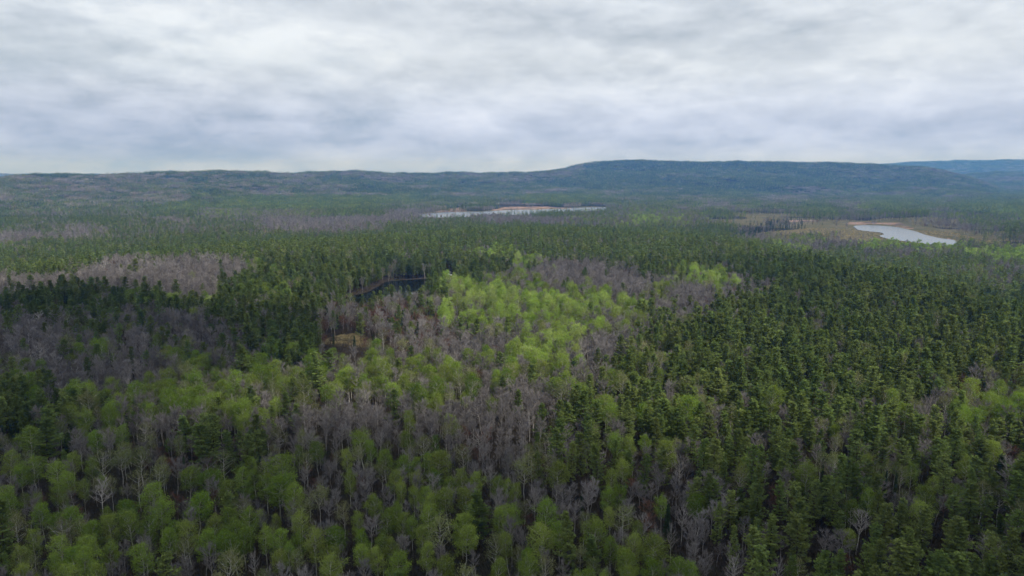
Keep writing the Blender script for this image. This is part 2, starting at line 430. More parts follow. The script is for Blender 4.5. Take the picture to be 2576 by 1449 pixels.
# ------------------------------------------------------------------ tree generators
class Geo:
    def __init__(s): s.V = []; s.F = []; s.n = 0
    def add(s, V, F):
        s.V.append(np.asarray(V, float)); s.F.append(np.asarray(F, int) + s.n); s.n += len(V)
    def tube(s, P, rad, sides=5):
        P = np.asarray(P, float); n = len(P)
        T = np.gradient(P, axis=0); T /= np.linalg.norm(T, axis=1)[:, None] + 1e-9
        ref = np.where(np.abs(T[:, 2:3]) > 0.9, np.array([[1., 0, 0]]), np.array([[0, 0, 1.]]))
        A = np.cross(T, ref); A /= np.linalg.norm(A, axis=1)[:, None] + 1e-9
        B = np.cross(T, A)
        th = np.arange(sides) * 2 * PI / sides
        V = (P[:, None, :] + np.asarray(rad)[:, None, None] * (np.cos(th)[None, :, None] * A[:, None, :] + np.sin(th)[None, :, None] * B[:, None, :])).reshape(-1, 3)
        F = []
        for i in range(n - 1):
            for j in range(sides):
                a, b = i * sides + j, i * sides + (j + 1) % sides
                F.append((a, b, b + sides)); F.append((a, b + sides, a + sides))
        s.add(V, F)
    def blades(s, P, D, L, W, rng):
        """thin triangles from P along D: twigs"""
        P = np.asarray(P, float); D = np.asarray(D, float); D = D / (np.linalg.norm(D, axis=1)[:, None] + 1e-9)
        Q = np.cross(D, rng.normal(size=P.shape)); Q /= np.linalg.norm(Q, axis=1)[:, None] + 1e-9
        n = len(P); L = np.broadcast_to(L, n)[:, None]; W = np.broadcast_to(W, n)[:, None]
        V = np.stack([P - Q * W / 2, P + Q * W / 2, P + D * L], 1).reshape(-1, 3)
        s.add(V, np.arange(3 * n).reshape(-1, 3))
    def leaves(s, P, size, rng, up=0.0, stretch=1.0, along=None):
        P = np.asarray(P, float); n = len(P)
        N = rng.normal(size=(n, 3)); N[:, 2] += up * np.sign(N[:, 2]) * 2; N /= np.linalg.norm(N, axis=1)[:, None]
        A = np.cross(N, rng.normal(size=(n, 3)) if along is None else along + rng.normal(size=(n, 3)) * 0.35)
        A /= np.linalg.norm(A, axis=1)[:, None] + 1e-9; B = np.cross(N, A)
        sz = (size * rng.uniform(0.6, 1.35, n))[:, None]
        V = np.stack([P - A * sz * .5 - B * sz * .45 * stretch, P + A * sz * .5 - B * sz * .3 * stretch, P + A * sz * .08 + B * sz * .6 * stretch], 1).reshape(-1, 3)
        s.add(V, np.arange(3 * n).reshape(-1, 3))
    def mesh(s, name, mat):
        return tris_mesh(name, np.concatenate(s.V), np.concatenate(s.F), [mat])


def stem_path(rng, H, lean=0.03, n=7, wob=0.012):
    t_ = np.linspace(0, 1, n)
    dx = np.cumsum(rng.normal(0, wob, n)) + lean * rng.normal() * t_ * 1.2; dy = np.cumsum(rng.normal(0, wob, n)) + lean * rng.normal() * t_ * 1.2
    dx -= dx[0]; dy -= dy[0]
    return np.stack([dx * H, dy * H, t_ * H], 1)


def at_h(P, z):
    return np.array([np.interp(z, P[:, 2], P[:, 0]), np.interp(z, P[:, 2], P[:, 1]), z])


def gen_broad(rng, H=18.0, Rc=3.7, base=0.42, leaf=3200, lsize=0.26, ntw=0, twl=1.1, tww=0.05, lod=0, limbs=17, subs=5, fork=True, gap=0.12):
    """broadleaf tree: returns (wood geometry, crown geometry). leaf > 0 gives leaves, ntw > 0 fine bare twigs."""
    W_, C_ = Geo(), Geo()
    P = stem_path(rng, H * 0.9, 0.05, 8 if lod == 0 else 5)
    P[0, 2] = -1.5
    r0 = 0.0115 * H
    W_.tube(P, np.linspace(r0, 0.02, len(P)), 6 if lod == 0 else 3)
    hc = H * (base + 1.0) / 2; ha = H * (1.0 - base) / 2
    tips, dirs = [], []
    for i in range(limbs):
        f = (i + rng.uniform(0, 1)) / limbs
        z0 = H * (base - 0.06 + (0.92 - base) * f * 0.95)
        a = i * 2.4 + rng.uniform(-.5, .5)
        ze = min(z0 + H * rng.uniform(0.08, 0.22), H * 0.985)
        q = np.clip((ze - hc) / ha, -1, 1)
        rad = Rc * max(0.10, (1 - abs(q) ** 2.3)) ** 0.55 * rng.uniform(0.60, 1.14)
        p0 = at_h(P, z0); e = at_h(P, ze) + np.array([math.cos(a) * rad, math.sin(a) * rad, 0])
        mid = p0 * .5 + e * .5 + np.array([0, 0, -0.06 * rad]) + rng.normal(0, .12, 3)
        if lod == 0: W_.tube([p0, mid, e], [r0 * (0.42 - 0.25 * f), r0 * 0.2, 0.012], 4)
        else: W_.blades([p0], [e - p0], [np.linalg.norm(e - p0)], [0.12], rng)
        for k in range(subs):
            g = rng.uniform(0.35, 1.0)
            b = p0 * (1 - g) ** 1 + e * g if g < .5 else mid * (2 - 2 * g) + e * (2 * g - 1)
            d = (e - p0) / (np.linalg.norm(e - p0) + 1e-6) + rng.normal(0, 0.55, 3) + np.array([0, 0, 0.45])
            d /= np.linalg.norm(d)
            L = rng.uniform(0.5, 1.0) * Rc * 0.42
            tp = b + d * L
            if lod == 0: W_.blades([b], [d], [L], [0.055], rng)
            tips.append(tp); dirs.append(d)
    # leader
    for k in range(max(4, subs)):
        b = at_h(P, H * rng.uniform(0.75, 0.9)); d = rng.normal(0, .35, 3) + np.array([0, 0, 1.0]); d /= np.linalg.norm(d)
        tips.append(b + d * rng.uniform(.05, .11) * H); dirs.append(d)
    tips = np.array(tips); dirs = np.array(dirs)
    if leaf:
        # clusters grow at the tips, plus a loose shell over the top of the crown; some tips stay thin
        wgt = rng.uniform(gap, 1.0, len(tips)); wgt /= wgt.sum()
        c = rng.choice(len(tips), int(leaf * 0.80), p=wgt)
        sp_ = Rc * 0.17
        Pl = tips[c] + rng.normal(0, 1, (len(c), 3)) * sp_ * np.array([1, 1, 0.8])
        n2_ = leaf - len(c)
        th = rng.uniform(0, 2 * PI, n2_); q = rng.uniform(-0.5, 1, n2_)
        rr = Rc * np.maximum(0.02, 1 - np.abs(q) ** 2.3) ** 0.55 * rng.uniform(.72, 1.0, n2_) * (0.9 + 0.1 * np.sin(th * 3 + rng.uniform(0, 6)))
        Q = np.stack([rr * np.cos(th), rr * np.sin(th), hc + q * ha], 1); Q[:, 0] += np.interp(Q[:, 2], P[:, 2], P[:, 0]); Q[:, 1] += np.interp(Q[:, 2], P[:, 2], P[:, 1])
        Pl = np.concatenate([Pl, Q + rng.normal(0, .15, Q.shape)])
        C_.leaves(Pl, lsize, rng, 0.15)
    if ntw:
        c = rng.integers(0, len(tips), ntw)
        g = rng.uniform(0, 1, (ntw, 1))
        b = tips[c] - dirs[c] * g * Rc * 0.4
        d = dirs[c] + rng.normal(0, 0.5, (ntw, 3)) + np.array([0, 0, 0.55])
        C_.blades(b, d, twl * rng.uniform(.5, 1.3, ntw), tww, rng)
    return W_, C_


def gen_pine(rng, H=22.0, Rc=4.0, base=0.22, step=0.95, per=5, tufts=22, tsize=0.50, lod=0):
    W_, C_ = Geo(), Geo()
    P = stem_path(rng, H, 0.035, 6, 0.009); P[0, 2] = -1.5
    W_.tube(P, np.linspace(0.012 * H, 0.03, len(P)), 6 if lod == 0 else 3)
    z = base * H; k = 0
    bulge = rng.uniform(0.30, 0.6); shp = rng.uniform(0.36, 0.72); lf = rng.uniform(7, 16)
    side = rng.uniform(0, 2 * PI)
    while z < H * 0.985:
        t_ = (z / H - base) / (1 - base)
        prof = (1 - t_) ** shp * (0.62 + 0.38 * min(1, t_ / bulge)) * (1 + 0.22 * math.sin(t_ * lf + side)) + 0.06
        for j in range(per):
            a = k * 1.1 + j * 2 * PI / per + rng.uniform(-.45, .45)
            L = Rc * prof * rng.uniform(0.42, 1.28) * (1 + 0.14 * math.cos(a - side))
            if rng.uniform() < 0.10: L *= 0.4
            if t_ < 0.15 and rng.uniform() < 0.4: continue
            rise = rng.uniform(-0.02, 0.22) + 0.55 * t_ ** 2
            p0 = at_h(P, z) ; o = np.array([math.cos(a), math.sin(a), 0]); sd_ = np.array([-math.sin(a), math.cos(a), 0])
            e = p0 + o * L + np.array([0, 0, L * rise])
            if lod == 0: W_.blades([p0], [e - p0], [L], [0.14], rng)
            n_ = max(2, int(tufts * (0.35 + 0.65 * L / Rc)))
            g = rng.uniform(0.22, 1.0, n_) ** 0.75
            wd = 0.30 * L * np.sin(np.clip(g, 0, 1) * PI * 0.86 + 0.2) + 0.12
            la = rng.uniform(-1, 1, n_) * wd
            pts = p0 + np.outer(g * L, o) + np.outer(la, sd_)
            pts[:, 2] += g * L * rise - 0.10 * L * np.sin(g * PI) + 0.05 * L * g ** 3 + rng.normal(0, 0.10, n_)
            al = np.tile(o, (n_, 1)) + sd_ * (la / (wd + .01))[:, None] * 0.6 + np.array([0, 0, 0.25])
            C_.leaves(pts, tsize, rng, 0.9, 1.7 if lod == 0 else 1.2, al)
        z += step * rng.uniform(0.8, 1.25) * (1.0 if t_ < 0.7 else 0.75); k += 1
    n_ = 14 if lod == 0 else 4
    top = at_h(P, H) + rng.normal(0, 0.12, (n_, 3)) - np.array([0, 0, 0.5]) * rng.uniform(0, 1.6, (n_, 1))
    C_.blades(top, rng.normal(0, .4, (n_, 3)) + np.array([0, 0, 1]), 0.8 if lod == 0 else 1.4, 0.25 if lod == 0 else .5, rng)
    return W_, C_


def gen_spruce(rng, H=13.0, Rc=1.7, step=0.42, per=6, tufts=6, tsize=0.42, lod=0):
    W_, C_ = Geo(), Geo()
    P = stem_path(rng, H, 0.01, 4, 0.004); P[0, 2] = -1.5
    W_.tube(P, np.linspace(0.010 * H, 0.02, len(P)), 4 if lod == 0 else 3)
    z = 0.08 * H; k = 0
    while z < H * 0.97:
        t_ = z / H
        for j in range(per):
            a = k * .9 + j * 2 * PI / per + rng.uniform(-.3, .3)
            L = Rc * (1 - t_) ** 0.85 * rng.uniform(0.65, 1.15) + 0.08
            o = np.array([math.cos(a), math.sin(a), 0]); g = rng.uniform(0.2, 1, tufts)
            pts = at_h(P, z) + np.outer(g * L, o) + rng.normal(0, .08, (tufts, 3)); pts[:, 2] -= g * L * 0.30
            C_.leaves(pts, tsize, rng, 0.6, 1.4, np.tile(o, (tufts, 1)))
        z += step * rng.uniform(.8, 1.2); k += 1
    C_.blades([at_h(P, H * 0.97)] * 3, rng.normal(0, .1, (3, 3)) + np.array([0, 0, 1]), 0.9, 0.2, rng)
    return W_, C_


# (kind, lod) -> list of (wood mesh, crown mesh, height, radius)
PROTO = {}
KM = {'A': ('bark_pale', 'leaf_green'), 'L': ('bark_pale', 'leaf_lime'), 'Y': ('bark_white', 'leaf_olive'), 'B': ('bark_grey', 'twig_grey'),
      'R': ('bark_red', 'twig_red'), 'W': ('bark_white', 'twig_pale'), 'P': ('bark_dark', 'needle_pine'), 'S': ('bark_dark', 'needle_spruce')}


def make_protos(kind, lod, nvar):
    out = []
    for i in range(nvar):
        rng = np.random.default_rng(100 * ord(kind) + 10 * lod + i)
        if kind in 'AL':
            H, rc = rng.uniform(16, 20), rng.uniform(3.2, 4.2); bs = rng.uniform(.30, .46)
            if lod == 0: g = gen_broad(rng, H, rc, bs, 4600, 0.27, subs=6, limbs=19)
            else: g = gen_broad(rng, H, rc, bs, 330, 0.92, lod=1, limbs=8, subs=4)
        elif kind == 'Y':
            H, rc = rng.uniform(15, 19), rng.uniform(3.2, 4.2); bs = rng.uniform(.38, .50)
            if lod == 0: g = gen_broad(rng, H, rc, bs, 1500, 0.27, ntw=380, tww=.05)
            else: g = gen_broad(rng, H, rc, bs, 210, 0.85, ntw=50, twl=2, tww=.16, lod=1, limbs=9, subs=4)
        elif kind in 'BR':
            H, rc = rng.uniform(13, 19), rng.uniform(1.9, 3.4); bs = rng.uniform(.28, .55)
            if lod == 0: g = gen_broad(rng, H, rc, bs, 0, ntw=1150, twl=1.25, tww=.062, subs=6)
            else: g = gen_broad(rng, H, rc, bs, 0, ntw=210, twl=2.6, tww=.24, lod=1, limbs=9, subs=4)
        elif kind == 'W':
            H, rc = rng.uniform(15, 18), rng.uniform(3.0, 3.8); bs = rng.uniform(.40, .50)
            if lod == 0: g = gen_broad(rng, H, rc, bs, 0, ntw=900, twl=1.1, tww=.055, subs=6, limbs=20)
            else: g = gen_broad(rng, H, rc, bs, 0, ntw=160, twl=2.0, tww=.17, lod=1, limbs=10, subs=4)
        elif kind == 'P':
            H, rc = rng.uniform(19, 24), rng.uniform(3.3, 4.6)
            if lod == 0: g = gen_pine(rng, H, rc, rng.uniform(.14, .30), step=0.85, tufts=36, tsize=0.42)
            else: g = gen_pine(rng, H, rc, .22, 2.1, 5, 7, 1.15, lod=1)
        else:
            H, rc = rng.uniform(11, 15), rng.uniform(1.4, 2.0)
            if lod == 0: g = gen_spruce(rng, H, rc)
            else: g = gen_spruce(rng, H, rc, 1.2, 5, 3, 1.0, lod=1)
        wood, crown = g
        out.append((wood.mesh('trunk', M[KM[kind][0]]), crown.mesh('crown', M[KM[kind][1]]), H, rc))
    PROTO[kind, lod] = out


for k_, nv in (('A', 7), ('L', 4), ('Y', 5), ('B', 6), ('R', 4), ('W', 4), ('P', 7), ('S', 4)):
    make_protos(k_, 0, nv); make_protos(k_, 1, 5)

# ------------------------------------------------------------------ where each kind of tree grows (photo rows, read as a stand map)
ROWS = [
    (425, "hhhhhHHhHHHHHHHHHHPPPPPPPPPPPHHH"),
    (458, "hhhhhhhHHHHHHHHHHPPPPPPPPPPPPPHH"),
    (482, "hhhhhhHHHHHHHHHHHHHHHPPPPHHHHHHH"),
    (500, "HhhhhhHGGGGGGHHHGGGhhhhhBhhMMBMM"),
    (518, "HHhMMGGGGGGGhhhhhhhhMhBMhMKGMMGG"),
    (538, "PMPMMGKKYYGGBBBBPPMKKYGWWGhhGKPG"),
    (556, "PMPPMBMMBBBBBMMBBBKKLYWWSWBhBBGK"),
    (578, "MMBMMMMPBBBBPPPPPPPPPPPSWWWWWWBP"),
    (598, "BBBMMPPPPPPPPPPPPPPPPPPBYKWWWWMM"),
    (618, "KPPPPPPPPPPPPPPPPPPPPPPPLBBLLLMM"),
    (642, "PPPPPPPPPPPPPPPLPPPPPPPPPPPBBKLL"),
    (662, "PPPBBBBBGPPPPPPMLBBPPPPPPPPPPPMK"),
    (685, "PPBBBBBBGPPPPPPPBBBBPLKPPPPPPPKB"),
    (708, "BBBBBBBPGPPPPPPKKBBBBLLBPPPPPPPM"),
    (732, "BBPPBBBGGPPPPPLLLKKBKBBBPPPPPPPP"),
    (756, "PPPMGAAGGPPRRRLLLLLKBBBPPPPPPPPP"),
    (780, "PPPMMGGGPMRRRRLLLLLLBBPPPPPPPPPP"),
    (805, "BBBBMBBGMMRRRRLLLKLKMMPPPPPPPPPP"),
    (832, "BBMMBBBBPPRRRRRBKLLBMPPPPPPPPPPP"),
    (860, "BBBBBMBBPPWWRRBBLLBBGPPPPPPPPPPP"),
    (888, "BKAABKBMPPAABRBBLLBBPPPPPPPPPPPP"),
    (915, "AKBBBAABGAAAKBBALLBGPPPPPPPPPPPP"),
    (945, "AKBBKAAAAAAAAAAAAKBGPPPPPPPPPPPP"),
    (975, "AMBBAAAAAAAAAAAABBGPPPPPPPPPPPRR"),
    (1005, "PAAAAAAAKAAKAAABBYGGPPPPPPPPPKAA"),
    (1035, "PPAAAAAAKKBBBABBBGKGGPPPPPPPAKAA"),
    (1065, "PPAKBKBKBBBBBBBBBBMGGPPPPPPPGPAA"),
    (1095, "APAKBBPBBKBBABBBBBMMGKPPPPPPPGPG"),
    (1130, "AABKRRBPBBKBBBBBBMRMKBPPGYYYPPPG"),
    (1170, "ABAARBBABRBBKBBBBBRRMBPPPBYKPPYY"),
    (1220, "ARBABRBKBRRBBKBBBBRRBBPPRPPPPYPP"),
    (1270, "BABBABRKABBKBBKBBBRBKBPPBPPPPPPP"),
    (1330, "RAABBABABABABBKKBKKRBBBPPRPPPPPP"),
    (1400, "ABARABBABBABKABAKBAABBBPRPPPPPPP"),
    (1470, "ABABABABBABAKABAKBAABBBPRPPPPPPP"),
]
for r_ in ROWS: assert len(r_[1]) == 32, r_
ROWS = [(v_, t_[:20] + t_[20:].replace('P', 'Q') if v_ >= 1030 else (t_[:19] + t_[19:22].replace('P', 'Q') + t_[22:] if v_ > 860 else t_)) for v_, t_ in ROWS]
RV = np.array([r_[0] for r_ in ROWS], float)
RG = np.array([[ord(c) for c in r_[1]] for r_ in ROWS])
# single cells set afterwards: photo row, column, letter code (66 bare, 75 bare with aspen, 80 pine)
for v_, c_, code_ in ((888, 1, 66), (915, 0, 75), (915, 1, 66), (915, 5, 75), (945, 1, 66), (945, 4, 66), (945, 5, 75), (975, 0, 80), (975, 4, 75), (975, 9, 75)):
    RG[int(np.where(RV == v_)[0][0]), c_] = code_
MIX = {'P': [('P', .82), ('B', .08), ('S', .04), ('Y', .06)], 'A': [('A', .55), ('Y', .15), ('B', .26), ('P', .04)], 'L': [('L', .58), ('Y', .08), ('B', .26), ('A', .06), ('P', .02)], 'Q': [('P', .56), ('Y', .14), ('A', .11), ('B', .19)],
       'B': [('B', .90), ('W', .04), ('R', .03), ('P', .03)], 'R': [('R', .42), ('B', .34), ('S', .14), ('Y', .06), ('P', .04)], 'S': [('S', .75), ('B', .25)],
       'M': [('P', .48), ('B', .42), ('Y', .10)], 'G': [('P', .66), ('A', .12), ('Y', .17), ('B', .05)], 'K': [('B', .52), ('A', .30), ('Y', .12), ('P', .06)],
       'H': [('P', .66), ('B', .24), ('Y', .10)], 'h': [('P', .44), ('B', .44), ('Y', .12)], 'W': [('N', .93), ('S', .04), ('B', .03)], 'Y': [('Y', .6), ('B', .3), ('A', .1)]}


def stand_at(u, v, rng):
    """map letters at photo positions, ragged at the borders"""
    n = len(u)
    ju = u + 44 * wnoise(u * 1.7, v * 4.0, 0.25, .4) + rng.normal(0, 22, n)
    sc = np.clip((v - 440) / 500, 0.08, 1.0)
    jv = v + 24 * sc * wnoise(u * 1.3, v * 3.0, 0.3, 1.9) + rng.normal(0, 10, n) * sc
    ci = np.clip((ju / 80.5).astype(int), 0, 31)
    ri = np.abs(RV[None, :] - jv[:, None]).argmin(1)
    return RG[ri, ci]


def pick(letters, rng):
    out = np.empty(len(letters), dtype='U1')
    for L in np.unique(letters):
        mk = letters == L; kinds, p = zip(*MIX[chr(L)])
        out[mk] = rng.choice(kinds, mk.sum(), p=np.array(p) / sum(p))
    return out


# ------------------------------------------------------------------ trees read one by one off the photograph (quarter views: x, crown top y, crown width, kind)
TA = "50,210,170,A 220,190,130,Y 330,245,180,A 200,330,150,A 560,295,170,A 610,180,120,P 720,200,120,A 900,250,120,A 1020,165,210,Y 1210,170,170,Y 1400,170,190,Y 1000,480,190,W 1105,450,110,Y 1385,370,180,Y 1590,330,170,Y 830,475,100,A 730,390,150,A 40,540,140,A 80,610,160,A 560,520,110,A 570,610,110,R 640,590,90,A 370,610,90,A 410,715,150,A 540,840,150,A 650,760,200,A 130,830,180,Y 320,980,130,A 820,940,120,A 940,870,160,A 1080,850,170,A 1080,740,110,A 1290,680,170,A 1330,790,180,A 1490,840,170,A 1610,700,190,A 1540,520,200,A 1860,340,190,A 2040,370,190,A 1960,610,220,A 2250,170,190,Y 2430,360,150,A 2270,500,180,A 2190,400,110,A 2440,30,220,P 2540,230,110,A 1900,910,180,A 2040,980,180,A 1700,970,160,A 1880,1060,170,Y 2140,830,150,A 2310,770,150,A 2260,990,170,A 2340,880,190,A 2450,940,160,A 2270,1210,280,Y 2540,1200,120,W 860,1075,190,A 1090,1100,160,A 590,1050,190,A 330,1245,170,Y 570,1210,130,A 710,1180,170,A 190,1140,140,A 20,1220,120,P 980,1330,160,A 1450,1120,190,A 1720,1230,300,P 300,-40,200,A 480,-130,260,P 970,-20,140,A 1180,-60,130,A"
TB = "240,235,250,A 100,430,170,A 230,410,240,A 340,540,180,A 460,-10,110,Y 620,100,130,A 500,215,130,Y 430,140,80,A 540,300,90,R 740,270,130,B 690,460,140,B 640,540,170,Y 720,680,130,B 370,690,140,B 1080,0,180,A 1170,90,100,A 1530,0,130,A 1030,150,110,Y 910,170,110,A 1300,180,150,A 1450,235,150,A 1590,250,110,A 1680,50,150,Y 1800,40,80,A 1850,170,210,A 1740,220,120,A 2080,125,150,Y 940,395,120,A 1160,380,120,B 1270,310,130,Y 1050,430,110,R 1370,380,140,A 1450,370,120,B 1470,515,100,A 1810,390,130,A 1930,430,120,A 2070,370,130,A 2190,410,140,A 2400,460,130,A 2530,480,110,A 1200,615,150,A 1340,610,110,B 1020,640,120,B 880,700,130,Y 1590,550,90,A 1760,610,150,A 1950,580,180,A 2130,560,170,A 1420,710,120,A 1300,780,170,A 1010,800,110,A 1450,810,130,A 1570,850,110,A 1730,750,180,A 2080,800,200,A 1150,850,180,B 2240,700,140,A 2090,930,200,A 2480,730,200,A 860,925,200,A 90,945,130,A 230,955,170,A 590,975,200,A 420,1030,130,A 1060,985,130,A 1270,1030,150,A 1360,1050,140,A 1670,960,120,A 320,1100,110,A 180,1180,150,A 410,1180,150,Y 740,1250,220,A 1080,1100,160,A 1390,1200,210,A 1230,1150,150,A 1700,1120,150,A 1850,1230,190,A 2420,1060,200,Y 2420,1280,170,A 2110,1350,240,Y"
TC = "460,315,190,A 1000,370,110,A 1120,280,130,A 1110,190,90,A 960,555,130,A 1090,535,140,A 770,480,100,R 20,510,100,A 10,740,140,A 310,710,210,A 310,930,230,A 480,900,180,A 820,860,230,A 1005,740,110,A 1120,740,200,Y 1190,1040,170,A 1410,1005,250,A 1510,650,120,A 1570,720,110,S 1380,680,160,R 1370,800,170,R 1290,905,110,A 1860,630,150,A 1610,930,100,W 2080,690,170,P 2010,440,170,W 2160,500,170,B 2210,640,170,B 1700,240,130,W 1340,130,110,B 1220,190,110,B 1550,100,190,A 1350,20,110,A 1040,10,150,A 1180,50,120,A 700,0,200,P 580,90,170,P 870,130,200,P 2070,50,240,P 1930,80,180,P 2250,-20,200,P 2420,150,220,P 2310,250,130,A 2450,450,130,P 2470,860,160,P 2450,960,230,P 2230,960,150,P 1710,730,150,W 1850,800,150,B 1770,900,120,B 1930,900,120,B 540,560,200,B 640,700,160,B 430,700,150,B 1180,700,150,B 130,1160,130,A 180,1230,200,A 330,1230,170,Y 1000,1060,150,A 1180,1180,200,A 1440,1310,220,A 1680,1260,200,A 1840,1320,150,A 930,1390,110,A 2220,1240,190,W 2330,1180,120,B"
TD = "400,305,210,A 540,195,100,Y 680,225,180,Y 780,260,110,Y 960,210,110,A 1060,210,100,Y 1110,330,110,Y 1280,265,90,Y 1210,295,90,Y 1350,330,100,Y 1450,310,110,A 560,330,60,S 1200,380,50,S 1300,400,60,S 310,530,260,P 130,500,170,P 480,510,180,P 80,850,230,P 330,850,280,P 350,680,240,P 840,680,150,A 920,770,200,W 1090,600,180,P 1220,740,190,P 1350,740,190,P 1630,560,200,A 1600,700,190,A 1830,250,250,P 1890,0,260,P 1750,60,230,P 1400,60,230,P 940,0,260,P 1180,0,200,P 2160,510,200,Y 2350,540,170,Y 2190,650,220,P 2010,620,120,A 1900,530,140,A 1790,660,80,R 1900,660,70,R 1580,760,220,P 1850,860,280,P 2000,900,280,P 1950,1230,330,P 1450,980,240,P 1100,920,190,P 590,1000,170,B 730,1000,190,B 540,1260,200,P 230,1250,180,P 90,1270,170,W 770,1240,120,R 1130,1330,220,P 1620,1200,220,P 2230,990,220,P 2480,980,220,P 2110,380,170,P 2360,220,150,S 2250,400,180,P 1100,480,160,B 1600,70,150,B 2170,60,180,Y 2310,90,160,A 2470,130,160,R"
rng = np.random.default_rng(11)
trees = []      # kind, x, y, height, radius, traced
for txt, off in ((TA, 0), (TB, 644), (TC, 1288), (TD, 1932)):
    for it in txt.split():
        x_, y_, w_, k_ = it.split(','); u = off + float(x_) / 4; v = 1086.7 + float(y_) / 4; cw = float(w_) / 4
        # distance from the height of the canopy, then height from the crown width
        H = {'P': 20, 'S': 12, 'R': 11, 'B': 14, 'W': 16, 'Y': 16, 'A': 16}[k_]
        X_, Y_ = ray_to_z(u, v, H)
        _, _, dep = project(X_, Y_, H)
        rad = cw * dep / FPX / 2
        H2 = H * float(np.clip((rad / 3.6) ** 0.35, 0.8, 1.25)) if k_ != 'S' else H
        X_, Y_ = ray_to_z(u, v, H2 + float(terrain(X_, Y_)))
        H2f = H2
        trees.append((k_, float(X_), float(Y_), H2f, float(rad) * 1.14, True))
# a few that stand out farther off: u, crown top v, width, kind
for it in "1645,730,26,P 1066,735,30,P 1000,760,24,P 62,840,30,P 230,825,34,P 196,830,30,P 465,845,34,P 330,860,30,P 1003,800,36,P 1135,708,60,L 1180,710,50,L 1345,640,60,A 715,870,40,P 690,825,60,P 770,840,50,P 735,820,50,P 735,860,60,A 160,800,24,P 1500,870,30,P 1560,845,30,S 905,780,34,P 545,770,40,P 440,735,34,L 520,740,40,L 350,745,30,L 1190,660,30,P".split():
    a_, b_, c_, k_ = it.split(','); u, v, cw = float(a_), float(b_), float(c_)
    H = {'P': 20, 'S': 12, 'L': 17, 'A': 17}[k_]
    X_, Y_ = ray_to_z(u, v, H + 2.0); _, _, dep = project(X_, Y_, H)
    trees.append((k_, float(X_), float(Y_), float(H), float(np.clip(cw * dep / FPX / 2, 2.2, 6.5)), True))

# grown between them: jittered grid over the land in view
def candidates(r0, r1, sp0, amax, rng, grow=0.0):
    out = []
    r = r0
    while r < r1:
        s_ = sp0 * (1 + grow * r)
        n = int(2 * amax * r / s_)
        a = (np.arange(n) + 0.5 * (len(out) % 2)) / n * 2 * amax - amax + rng.normal(0, 0.24, n) * s_ / r
        rr = r + rng.normal(0, 0.26, n) * s_
        out.append(np.stack([rr * np.sin(a), rr * np.cos(a)], 1)); r += s_ * 0.9
    return np.concatenate(out)


C = np.concatenate([candidates(120, 2650, 5.1, R(45), rng, 0.00014), *[(lambda W: W[np.abs(np.arctan2(W[:, 0], W[:, 1])) > R(45)])(candidates(90, 620, 5.6, R(80), rng, 0.00014))]])
cz = terrain(C[:, 0], C[:, 1])
mu, mv, md = project(C[:, 0], C[:, 1], cz + 11)
bu, bv, _ = project(C[:, 0], C[:, 1], cz)
tu, tv, _ = project(C[:, 0], C[:, 1], cz + 17)
keep = np.ones(len(C), bool)


def sight(poly, grow_=0.0):
    """keep sight lines over the water open"""
    f_ = np.zeros(len(C), bool)
    for k in (0.0, 0.33, 0.66, 1.0):
        f_ |= inside(poly, bu * (1 - k) + tu * k, bv * (1 - k) + tv * k)
    return f_


OPEN = [VIS_R, *VIS_F, VIS_P, VIS_P2, RAPIDS]
for pl in OPEN: keep &= ~(sight(pl) & (rng.uniform(0, 1, len(C)) > (0.07 if pl is VIS_F[0] else 0.012 if pl is VIS_R else 0.0)))
for (hu, hv, _r) in HOUSES: keep &= ~sight([(hu - 7, hv - 5), (hu + 7, hv - 5), (hu + 7, hv + 2), (hu - 7, hv + 2)])
for pl in (LAKE_R, LAKE_F, POND): keep &= ~inside(pl, bu, bv)
clr = inside(CLEAR, bu, bv) | (sight(CLEAR) & (rng.uniform(0, 1, len(C)) < .9)); keep &= ~(clr & (rng.uniform(0, 1, len(C)) < .97))
sa = np.zeros(len(C), bool)
for S_ in SAND: sa |= inside(S_, bu, bv) | (sight(S_) & (rng.uniform(0, 1, len(C)) < .7))
keep &= ~(sa & (rng.uniform(0, 1, len(C)) < .52))
pw = inside(PLAIN, mu, mv) & (wnoise(C[:, 0], C[:, 1], 0.8, 7.7) > np.where(mu > 1650, -0.12, 0.15)); keep &= ~(pw & (rng.uniform(0, 1, len(C)) < .72))
mw = inside(MEADOW, bu, bv); keep &= ~(mw & (rng.uniform(0, 1, len(C)) < .96))
# leave room round the traced trees
TX = np.array([(t_[1], t_[2], t_[4]) for t_ in trees])
near = np.hypot(C[:, 0], C[:, 1]) < 620
ni = np.where(near & keep)[0]
dd = np.hypot(C[ni, 0][:, None] - TX[None, :, 0], C[ni, 1][:, None] - TX[None, :, 1])
bad = (dd < (TX[None, :, 2] + 2.2)).any(1); keep[ni[bad]] = False
C, cz, mu, mv, md = C[keep], cz[keep], mu[keep], mv[keep], md[keep]
let = stand_at(mu, mv, rng)
kd = pick(let, rng)
rad_ = np.hypot(C[:, 0], C[:, 1])
fg = (mv > 1075) & (mu > -60) & (mu < 2636)          # the traced foreground: fill with lower growth
kd = np.where(fg & np.isin(kd, ['A', 'Y', 'L']) & (rng.uniform(0, 1, len(kd)) < 0.4), 'B', kd)
kd = np.where(fg & (kd == 'B') & (mu < 1500) & (rng.uniform(0, 1, len(kd)) < 0.15), 'Y', kd)
HB = {'A': 17.5, 'L': 18.0, 'Y': 16, 'B': 15.5, 'R': 11.5, 'W': 15, 'P': 20.5, 'S': 12.5, 'N': 0}
SHRINK = 0.87
RB = {'A': 3.3, 'L': 3.5, 'Y': 3.3, 'B': 2.7, 'R': 2.9, 'W': 3.2, 'P': 4.2, 'S': 1.7, 'N': 0}
